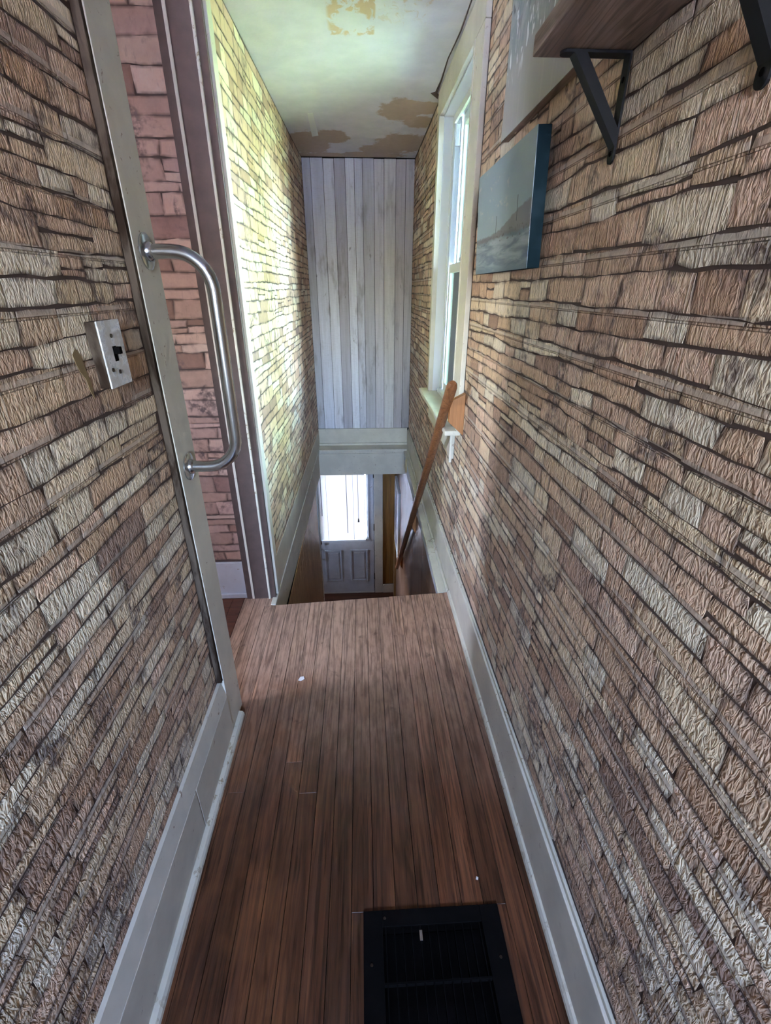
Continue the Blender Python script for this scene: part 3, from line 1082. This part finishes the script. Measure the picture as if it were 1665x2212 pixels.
def sash(name, x0, x1, z0, z1):
    s = in_parent(MB().box(x0, x1, 2.321, 2.365, z0, z1).box(x0, x1, 3.025, 3.069, z0, z1).box(x0, x1, 2.365, 3.025, z0, z0 + 0.045).box(x0, x1, 2.365, 3.025, z1 - 0.045, z1).build(name, 'vinyl', None, 0.003), w1)
    xm = (x0 + x1) / 2
    g = bx('pane', 'glass', xm - 0.002, xm + 0.002, 2.365, 3.025, z0 + 0.045, z1 - 0.045)
    g.parent = s
    g.matrix_parent_inverse = s.matrix_world.inverted() if False else Matrix.Translation(w1.location).inverted()
    g.matrix_parent_inverse = Matrix.Identity(4)
    g.matrix_parent_inverse = Matrix.Translation((0, 0, 0))
    return s


sash('lower_sash', 0.5305, 0.5595, 0.906, 1.630)
sash('upper_sash', 0.5665, 0.596, 1.590, 2.324)
wpart('sash_lock', 'chrome', 0.520, 0.5300, 2.66, 2.72, 1.631, 1.648, bevel=0.002)
wpart('track_stop', 'vinyl', 0.532, 0.553, 3.078, 3.1045, 2.20, 2.29, bevel=0.002)

# ------------------------------------------------------------------ lower hall
lw = MB()
lw.box(-0.60, -0.472, 1.95, 4.10, -2.75, -0.206)
wall_ol = struct(lw.build('wall_stair_lower_left', 'dark'), 'honey oak panelled wall beside the lower stairs')
yy = 1.95
while yy < 4.09:
    y1 = min(yy + 0.105, 4.09)
    bx('panel_strip', 'oakpanel', -0.4715, -0.4665, yy + 0.0006, y1 - 0.0006, -2.53, -0.207, wall_ol, 0.001, segs=1)
    yy = y1
struct(bx('trim_5', 'chipped', -0.602, -0.460, 4.0915, 4.165, -2.54, -0.24, bevel=0.004), 'white corner trim ending the oak panelling')
rw = MB()
wall_rl = struct(bx('wall_stair_lower_right', 'dark', 0.430, 0.4675, 1.95, 5.62, -2.75, -0.066), 'brown panelled wall below the handrail')
for a, b in ((1.96, 2.42), (2.42, 2.92), (2.92, 3.55), (3.55, 4.2), (4.2, 4.72), (4.72, 5.61)):
    bx('panel_board', 'redpanel', 0.424, 0.4295, a + 0.0015, b - 0.0015, -2.53, -0.112, wall_rl, 0.001, segs=1)

hall = MB()
hall.box(-1.95, 0.64, 1.95, 5.85, -2.75, ZH)
struct(hall.build('floor_hall', 'hall_floor'), 'dark brown floor of the hall at the foot of the stairs')
struct(bx('ceiling_hall', 'plaster_plain', -1.95, 0.64, 4.60, 5.85, -0.224, -0.101), 'ceiling of the lower hall')
struct(bx('ceiling_hall_side', 'plaster_plain', -1.95, -0.605, 3.7, 4.60, -0.224, -0.10), 'ceiling beside the lower stairs')
hw = MB()  # small opening in this wall is added to light the hall
hw.box(-1.95, -1.80, 3.7, 4.74, -2.75, -0.1)
hw.box(-1.95, -1.80, 4.96, 5.85, -2.75, -0.1)
hw.box(-1.95, -1.80, 4.74, 4.96, -2.75, -1.36)
hw.box(-1.95, -1.80, 4.74, 4.96, -1.14, -0.1)
hw.box(-1.95, -0.60, 3.7, 3.85, -2.75, -0.1)
struct(hw.build('wall_hall_left', 'plaster_plain'), 'left walls of the lower hall with a small opening added for light')
DX0, DX1, DZ0, DZ1, DY = -0.665, 0.118, -2.515, -0.485, 5.60
hb = MB()
hb.box(-1.95, DX0 - 0.005, 5.625, 5.85, -2.75, -0.1)
hb.box(DX1 + 0.005, 0.64, 5.625, 5.85, -2.75, -0.1)
hb.box(DX0 - 0.005, DX1 + 0.005, 5.625, 5.85, DZ1 + 0.005, -0.1)
hb.box(DX0 - 0.005, DX1 + 0.005, 5.60, 5.85, -2.75, DZ0 - 0.003)
wall_hb = struct(hb.build('wall_hall_back', 'plaster_plain'), 'hall wall holding the entrance door')
for a, b in ((0.245, 0.3395), (0.3405, 0.423)):
    bx('panel_board', 'darkpanel', a, b, 5.612, 5.6245, -2.40, -0.226, wall_hb, 0.002, segs=1)
struct(bx('trim_6', 'white', 0.128, 0.243, 5.592, 5.6245, -2.54, -0.226, bevel=0.004), 'white door casing right of the entrance door')
struct(bx('baseboard_hall', 'white', 0.244, 0.423, 5.585, 5.6115, -2.54, -2.405, bevel=0.004), 'short white baseboard beside the entrance door')
struct(bx('trim_7', 'oakpanel', 0.396, 0.4235, 5.45, 5.584, -2.54, -1.55, bevel=0.003), 'pale wood corner post at the end of the brown wall')

# entrance door
dr = empty('door_2', (-0.27, 5.6, DZ0))
struct(dr, 'white half glazed entrance door at the foot of the stairs')
GX0, GX1, GZ0, GZ1 = -0.575, 0.020, -1.60, -0.62
ds = MB()
ds.box(DX0, GX0, DY, DY + 0.042, DZ0, DZ1)
ds.box(GX1, DX1, DY, DY + 0.042, DZ0, DZ1)
ds.box(GX0, GX1, DY, DY + 0.042, DZ0, GZ0)
ds.box(GX0, GX1, DY, DY + 0.042, GZ1, DZ1)
in_parent(ds.build('slab', 'bluewhite'), dr)
for (a, b) in ((-0.575, -0.335), (-0.215, 0.030)):
    for (c0, c1, e0, e1) in ((a, a + 0.022, -2.32, -1.80), (b - 0.022, b, -2.32, -1.80), (a + 0.022, b - 0.022, -2.32, -2.298), (a + 0.022, b - 0.022, -1.822, -1.80)):
        in_parent(bx('panel_moulding', 'bluewhite', c0, c1, DY - 0.014, DY, e0, e1, bevel=0.005), dr)
    in_parent(bx('panel', 'bluewhite', a + 0.045, b - 0.045, DY - 0.011, DY, -2.275, -1.845, bevel=0.005), dr)
fm = MB()
fm.box(GX0 - 0.03, GX0, DY - 0.012, DY, GZ0 - 0.03, GZ1 + 0.03).box(GX1, GX1 + 0.03, DY - 0.012, DY, GZ0 - 0.03, GZ1 + 0.03).box(GX0, GX1, DY - 0.012, DY, GZ0 - 0.03, GZ0).box(GX0, GX1, DY - 0.012, DY, GZ1, GZ1 + 0.03)
in_parent(fm.build('glass_frame', 'vinyl', None, 0.003), dr)
in_parent(bx('pane', 'glass', GX0, GX1, DY + 0.018, DY + 0.024, GZ0, GZ1), dr)
in_parent(MB().tube([(-0.625, DY, -1.665), (-0.625, DY - 0.03, -1.665), (-0.625, DY - 0.045, -1.665), (-0.625, DY - 0.06, -1.665)], [0.022, 0.012, 0.026, 0.018], 14).build('deadbolt', 'knob', None, 0, True), dr)
in_parent(MB().tube([(-0.625, DY - 0.001, -1.78), (-0.625, DY - 0.05, -1.80), (-0.620, DY - 0.06, -1.86), (-0.625, DY - 0.05, -1.92), (-0.625, DY - 0.001, -1.94)], 0.011, 10).build('handle', 'chrome', None, 0, True), dr)
for z in (-0.72, -1.50, -2.30):
    in_parent(MB().tube([(DX1 + 0.004, DY - 0.006, z), (DX1 + 0.004, DY - 0.006, z + 0.10)], 0.006, 8).build('hinge', 'knob', None, 0, True), dr)

in_parent(MB().box(DX0 - 0.02, DX0 + 0.01, DY + 0.0425, DY + 0.06, DZ0 - 0.002, DZ1 + 0.02).box(DX1 - 0.01, DX1 + 0.02, DY + 0.0425, DY + 0.06, DZ0 - 0.002, DZ1 + 0.02).box(DX0 + 0.01, DX1 - 0.01, DY + 0.0425, DY + 0.06, DZ1 - 0.01, DZ1 + 0.02).build('weather_stop', 'bluewhite'), dr)

# blind hung on the door glass
bd = thing(empty('window_blind', (-0.29, 5.57, -0.58)), 'closed white slatted blind hanging over the entrance door glass', 'blind')
sl2 = MB()
z = -0.60
while z > -1.595:
    sl2.hexa([(-0.600, 5.558, z - 0.0225), (0.005, 5.558, z - 0.0225), (0.005, 5.572, z), (-0.600, 5.572, z)],
             [(-0.600, 5.5575, z - 0.0215), (0.005, 5.5575, z - 0.0215), (0.005, 5.5715, z + 0.001), (-0.600, 5.5715, z + 0.001)])
    z -= 0.019
so = in_parent(sl2.build('slats', 'slat'), bd)
so['kind'] = 'stuff'
in_parent(bx('head_rail', 'vinyl', -0.605, 0.010, 5.550, 5.585, -0.60, -0.565, bevel=0.003), bd)
in_parent(bx('bottom_rail', 'vinyl', -0.600, 0.005, 5.553, 5.578, -1.645, -1.618, bevel=0.003), bd)
in_parent(MB().tube([(-0.565, 5.545, -0.60), (-0.570, 5.545, -1.235)], 0.0045, 8).build('tilt_wand', 'cord'), bd)
in_parent(MB().tube([(-0.235, 5.545, -0.60), (-0.235, 5.545, -1.50)], 0.004, 6).build('pull_cord', 'cord'), bd)
in_parent(MB().tube([(-0.085, 5.545, -0.60), (-0.085, 5.545, -1.29)], 0.003, 6).tube([(-0.085, 5.545, -1.28), (-0.085, 5.545, -1.30), (-0.085, 5.545, -1.335)], [0.004, 0.009, 0.013], 8).build('tassel_cord', 'cord'), bd)
for xx in (-0.50, -0.15):
    in_parent(MB().tube([(xx, 5.553, -0.60), (xx, 5.553, -1.62)], 0.0018, 5).build('ladder_string', 'cord'), bd)

# picture on the lower right wall
pc = thing(empty('framed_picture', (0.415, 5.15, -1.1)), 'pale lavender picture in light frame on brown wall by entrance door', 'picture')
in_parent(bx('canvas', 'hallpic', 0.398, 0.408, 4.92, 5.43, -1.52, -0.68), pc)
in_parent(MB().box(0.394, 0.4235, 4.885, 4.92, -1.555, -0.645).box(0.394, 0.4235, 5.43, 5.465, -1.555, -0.645).box(0.394, 0.4235, 4.92, 5.43, -1.555, -1.52).box(0.394, 0.4235, 4.92, 5.43, -0.68, -0.645).build('frame', 'vinyl', None, 0.002), pc)
in_parent(bx('backing', 'black', 0.409, 0.4235, 4.89, 5.46, -1.55, -0.65), pc)

# stairs going down (hidden below the landing edge from here, but part of the place)
stair = struct(empty('stairs', (0, 3.2, -1.3)), 'wooden stairs dropping steeply from the landing edge')
n = 13
rise = -ZH / n
run = 0.192
for i in range(1, n):
    y0 = 1.95 + (i - 1) * run
    zt = -i * rise
    in_parent(bx('tread', 'hall_floor', -0.466, 0.4235, y0 + 0.001, y0 + run + 0.02, zt - 0.028, zt, bevel=0.003), stair)
    if i > 1:
        in_parent(bx('riser', 'redpanel', -0.466, 0.4235, y0 + 0.021, y0 + 0.036, zt + 0.0005, zt + rise - 0.0285), stair)

# ------------------------------------------------------------------ handrail
hr = thing(empty('handrail', (0.385, 3.3, -0.2)), 'round brown wooden handrail descending the right side of the stairs', 'handrail')
A, B = Vector((0.384, 1.972, 1.142)), Vector((0.384, 4.80, -1.600))
dirv = (B - A).normalized()
pts = [A, A + dirv * 0.012, A + dirv * 0.03] + [A.lerp(B, t) for t in (0.25, 0.5, 0.75)] + [B - dirv * 0.01, B]
in_parent(MB().tube(pts, [0.013, 0.021, 0.024, 0.024, 0.024, 0.024, 0.024, 0.018], 20).build('rail', 'rail', None, 0, True), hr)


def rail_bracket(y, xw, up=0.10, dn=0.11, a_=0.035, b_=-0.045):
    t = (y - A.y) / (B.y - A.y)
    zc = A.z + t * (B.z - A.z) - 0.012
    xa = 0.400
    o = MB().prism([(xw, zc + up - 0.01), (xa, zc + a_), (xa - 0.004, zc + b_), (xw, zc - dn)], y - 0.018, y + 0.018, 1).build('bracket', 'block', None, 0.002)
    in_parent(o, hr)


rail_bracket(2.088, 0.4655, 0.068, 0.135, 0.025, -0.072)
rail_bracket(3.40, 0.4235, 0.08, 0.10)
rail_bracket(4.50, 0.4235, 0.08, 0.10)

# ------------------------------------------------------------------ grab bar
gb = thing(empty('grab_bar', (-0.508, 1.285, 1.3)), 'brushed steel grab bar screwed upright to the white doorway casing', 'grab bar')
yb_, x0_, x1_, zt_, zb_, R_ = 1.285, -0.508, -0.362, 1.580, 1.036, 0.085
path = [(x0_ + 0.004, yb_, zt_), (x1_ - R_, yb_, zt_)]
for k in range(1, 9):
    a = math.pi / 2 * k / 8
    path.append((x1_ - R_ + R_ * math.sin(a), yb_, zt_ - R_ + R_ * math.cos(a)))
for k in range(0, 9):
    a = math.pi / 2 * k / 8
    path.append((x1_ - R_ + R_ * math.cos(a), yb_, zb_ + R_ - R_ * math.sin(a)))
path.append((x0_ + 0.004, yb_, zb_))
in_parent(MB().tube(path, 0.0165, 20).build('tube', 'chrome', None, 0, True), gb)
for z in (zt_, zb_):
    in_parent(MB().tube([(x0_ + 0.0003, yb_, z), (x0_ + 0.0035, yb_, z), (x0_ + 0.006, yb_, z)], [0.040, 0.040, 0.034], 28).build('flange', 'chrome', None, 0, True), gb)
    in_parent(MB().tube([(x0_ + 0.006, yb_, z), (x0_ + 0.014, yb_, z), (x0_ + 0.018, yb_, z)], [0.022, 0.021, 0.0170], 20).build('collar', 'chrome', None, 0, True), gb)

# ------------------------------------------------------------------ light switch and torn spot
ls = thing(empty('light_switch', (-0.52, 1.02, 1.38)), 'worn silvery light switch plate with a black toggle on the left wall', 'light switch')
in_parent(bx('back_box', 'edge_brown', -0.5275, -0.506, 0.970, 1.058, 1.318, 1.443, bevel=0.002), ls)
in_parent(bx('plate', 'switch', -0.506, -0.5025, 0.969, 1.059, 1.317, 1.444, bevel=0.0015), ls)
in_parent(bx('slot', 'dark', -0.5025, -0.5018, 1.007, 1.021, 1.366, 1.395), ls)
in_parent(MB().prism([(1.0085, 1.380), (1.0195, 1.380), (1.0195, 1.394), (1.0085, 1.394)], -0.5018, -0.490, 0).build('toggle', 'black', None, 0.001), ls)
for (y, z) in ((1.012, 1.415), (1.014, 1.345), (0.988, 1.352)):
    in_parent(MB().tube([(-0.5025, y, z), (-0.5010, y, z)], 0.0042, 10).build('screw', 'knob'), ls)
tp = [(0.905, 1.392), (0.918, 1.400), (0.930, 1.388), (0.934, 1.360), (0.941, 1.335), (0.938, 1.305), (0.931, 1.318), (0.926, 1.345), (0.914, 1.360), (0.908, 1.375)]
MB().prism(tp, XL + 0.0019, XL + 0.0027, 0).build('torn_patch', 'torn', wall_left)['label'] = 'torn brown spot in the stone paper'

# ------------------------------------------------------------------ shelf with brackets
shf = thing(empty('wall_shelf', (0.40, 0.78, 1.87)), 'rustic wooden wall shelf on black steel brackets at upper right', 'shelf')
in_parent(bx('board', 'shelf', 0.306, 0.4652, 0.50, 1.046, 1.8605, 1.890, bevel=0.003), shf)
for ybk in (1.018, 0.665):
    bk = empty('bracket', (0.45, ybk, 1.80))
    in_parent(bk, shf)
    m = MB()
    hwid = 0.011

    def rnd_strap(pts0, th_axis, a0, a1):
        return pts0
    # top strap with rounded tip, wall strap with rounded foot, diagonal brace
    tipn = [(0.345 + 0.011 * (1 - math.sin(math.pi * k / 8)), ybk - 0.011 * math.cos(math.pi * k / 8)) for k in range(9)]
    top = tipn + [(0.4645, ybk + 0.011), (0.4645, ybk - 0.011)]
    m.prism(top, 1.8560, 1.8600, 2)
    foot = [(ybk - 0.011 * math.cos(math.pi * k / 8), 1.706 + 0.011 * (1 - math.sin(math.pi * k / 8))) for k in range(9)]
    m.prism(foot + [(ybk + 0.011, 1.856), (ybk - 0.011, 1.856)], 0.4612, 0.4650, 0)
    m.prism([(0.366, 1.8560), (0.388, 1.8560), (0.4612, 1.757), (0.4612, 1.730)], ybk - 0.011, ybk + 0.011, 1)
    o = m.build('strap', 'bracket', bk)
    o.matrix_parent_inverse = Matrix.Translation(Vector((0.45, ybk, 1.80))).inverted()
    for zz in (1.825, 1.722):
        s2 = MB().tube([(0.4612, ybk, zz), (0.4600, ybk, zz)], 0.0042, 10).build('screw', 'dark', bk)
        s2.matrix_parent_inverse = Matrix.Translation(Vector((0.45, ybk, 1.80))).inverted()

# ------------------------------------------------------------------ canvases


def canvas(name, label, mat_face, mat_side, y0, y1, z0, z1, th, xb, lean):
    """face plate, edge wrap; leans out at the top by lean"""
    root = thing(empty(name, (xb, (y0 + y1) / 2, z0)), label, 'painting')
    h = z1 - z0
    f_ = MB().hexa([(-th - 0.0015, y0, 0), (-th, y0, 0), (-th, y1, 0), (-th - 0.0015, y1, 0)], [(-th - 0.0015, y0, h), (-th, y0, h), (-th, y1, h), (-th - 0.0015, y1, h)])
    yc = (y0 + y1) / 2
    f_.v = [(a, b - yc, c) for a, b, c in f_.v]
    f_.build('picture_face', mat_face, root)
    e = MB().box(-th, 0.0, y0 - yc, y1 - yc, 0, h)
    e.build('wrapped_edge', mat_side, root, 0.002)
    root.rotation_euler = (0, -math.atan2(lean, h), 0)
    return root


canvas('seascape_canvas', 'grey blue seascape canvas hung on the stone wall beside the window', 'seascape', 'edge_blue', 1.300, 1.868, 1.549, 1.838, 0.032, 0.4555, 0.012)
canvas('street_canvas', 'tall grey canvas with white streaks, higher up and behind the shelf', 'rainscape', 'shelf', 1.205, 1.745, 1.905, 2.41, 0.022, 0.4645, 0.0)

# ------------------------------------------------------------------ floor register
vent = thing(empty('floor_vent', ((VX0 + VX1) / 2, 0.36, 0)), 'black metal floor register set in the wood floor near the bottom edge', 'vent')
fb = 0.050
vm = MB()
vm.box(VX0, VX0 + fb, VY0, VY1, 0.0005, 0.0055).box(VX1 - fb, VX1, VY0, VY1, 0.0005, 0.0055).box(VX0 + fb, VX1 - fb, VY1 - 0.036, VY1, 0.0005, 0.0055).box(VX0 + fb, VX1 - fb, VY0, VY0 + 0.036, 0.0005, 0.0055)
in_parent(vm.build('frame', 'black', None, 0.0015), vent)
nsl = 12
for i in range(nsl):
    xx = VX0 + fb + 0.008 + i * (VX1 - VX0 - 2 * fb - 0.016) / (nsl - 1)
    in_parent(bx('slat', 'black', xx - 0.0012, xx + 0.0012, VY0 + 0.0365, VY1 - 0.0365, -0.014, 0.0035), vent)
for yy in (0.495, 0.355, 0.215):
    in_parent(bx('crossbar', 'black', VX0 + fb, VX1 - fb, yy - 0.002, yy + 0.002, -0.012, 0.0038), vent)
in_parent(bx('damper_lever', 'chrome', 0.118, 0.126, 0.572, 0.594, -0.010, 0.004, bevel=0.001), vent)
in_parent(bx('duct', 'dark', VX0 + 0.012, VX1 - 0.012, VY0 + 0.012, VY1 - 0.012, -0.198, -0.10), vent)
for (xx, yy) in ((-0.006, 0.53), (0.03, 0.622), (0.315, 0.53)):
    in_parent(MB().tube([(xx, yy, 0.0055), (xx, yy, 0.0068)], 0.0035, 10).build('screw', 'knob'), vent)

# ------------------------------------------------------------------ small things
thing(MB().tube([(0.4115, 4.15, -0.028), (0.404, 4.15, -0.028), (0.398, 4.15, -0.028), (0.394, 4.15, -0.028)], [0.066, 0.066, 0.058, 0.02], 28).build('door_chime', 'brass', None, 0, True),
      'round yellowed ivory disc fixed at the far end of the right stair trim', 'door chime')
thing(MB().prism([(-0.296, 3.575), (-0.262, 3.565), (-0.266, 4.02), (-0.312, 4.05)], ZC - 0.0012, ZC - 0.0002, 2).build('tape_strip', 'strip'),
      'strip of white tape stuck to the ceiling near peeled patch', 'tape')
thing(MB().prism([(-0.298, 1.462), (-0.286, 1.458), (-0.272, 1.468), (-0.276, 1.482), (-0.290, 1.480)], 0.0012, 0.0042, 2).build('paint_flake', 'flake'), 'white paint flake lying on the planks near the doorway', 'flake')
thing(MB().prism([(0.291, 0.700), (0.297, 0.698), (0.300, 0.704), (0.294, 0.707)], 0.0012, 0.0032, 2).build('paint_flake', 'flake'), 'tiny white crumb on the floor just beyond the black register', 'flake')
# ceiling cracks and hole by the window head
crk = [(0.430, 2.2), (0.437, 2.55), (0.428, 2.8), (0.436, 3.05), (0.434, 3.22)]
MB().tube([(a, b, ZC + 0.001) for a, b in crk], [0.003, 0.004, 0.0035, 0.005, 0.008], 6).build('crack', 'joint', ceiling)
MB().prism([(0.405, 3.22), (0.43, 3.20), (0.452, 3.24), (0.455, 3.30), (0.436, 3.27)], ZC - 0.002, ZC + 0.001, 2).build('broken_plaster', 'joint', ceiling)

# ------------------------------------------------------------------ outdoors
MAT['concrete'] = plain('pale_concrete', (0.60, 0.63, 0.68), 0.9)
struct(bx('ground_outdoors', 'concrete', -120, 120, -120, 120, -3.0, -2.85), 'pale ground around the house')
struct(bx('lawn_outdoors', 'grass', 9.0, 60, -40, 60, -2.849, -2.79), 'green lawn outside the window')


def leafy_tree(x, y, zb, zt, rad, seed, label):  # unseen tree, added to block and tint light entering the stair window
    rn = random.Random(seed)
    root = thing(empty('added_shade_tree', (x, y, -2.85)), label, 'tree')
    in_parent(MB().tube([(x, y, -2.85), (x + 0.05, y, -1.6), (x, y + 0.05, zb + 0.6), (x, y, zt - 1.0)], [0.20, 0.16, 0.12, 0.05], 10).build('trunk', 'bark', None, 0, True), root)
    m = MB()
    zc, hz = (zb + zt) / 2, (zt - zb) / 2
    for _ in range(2600):
        while True:
            a = Vector((rn.uniform(-1, 1), rn.uniform(-1, 1), rn.uniform(-1, 1)))
            if 0.35 < a.length < 1.0:
                break
        c = Vector((x + a.x * rad, y + a.y * rad, zc + a.z * hz))
        u = Vector((rn.gauss(0, 1), rn.gauss(0, 1), rn.gauss(0, 0.6))).normalized()
        v = u.cross(Vector((rn.gauss(0, 1), rn.gauss(0, 1), rn.gauss(0, 1)))).normalized()
        L, w = rn.uniform(0.14, 0.26), rn.uniform(0.08, 0.14)
        i = len(m.v)
        m.v += [tuple(c - u * L), tuple(c + v * w), tuple(c + u * L), tuple(c - v * w)]
        m.f.append([i, i + 1, i + 2, i + 3])
    o = m.build('crown', 'leaf')
    o['kind'] = 'stuff'
    in_parent(o, root)


def mat_leaf():
    t = NT('green_leaf')
    t.t.nodes.remove(t.b)
    n = t.noise(t.pos(), 2.0, 3, 0.5)
    c = t.mix(n, (0.24, 0.36, 0.13), (0.36, 0.48, 0.22))
    df = t.n('ShaderNodeBsdfDiffuse')
    t.l(c, df.inputs[0])
    t.l(df.outputs[0], t.out.inputs[0])
    return t.m


MAT['leaf'] = mat_leaf()
MAT['bark'] = plain('tree_bark', (0.12, 0.085, 0.06), 0.9, mottled=0.4)
leafy_tree(4.5, 2.8, -1.5, 4.4, 2.15, 91, 'unseen leafy tree added outside the stair window to cut and green its light')
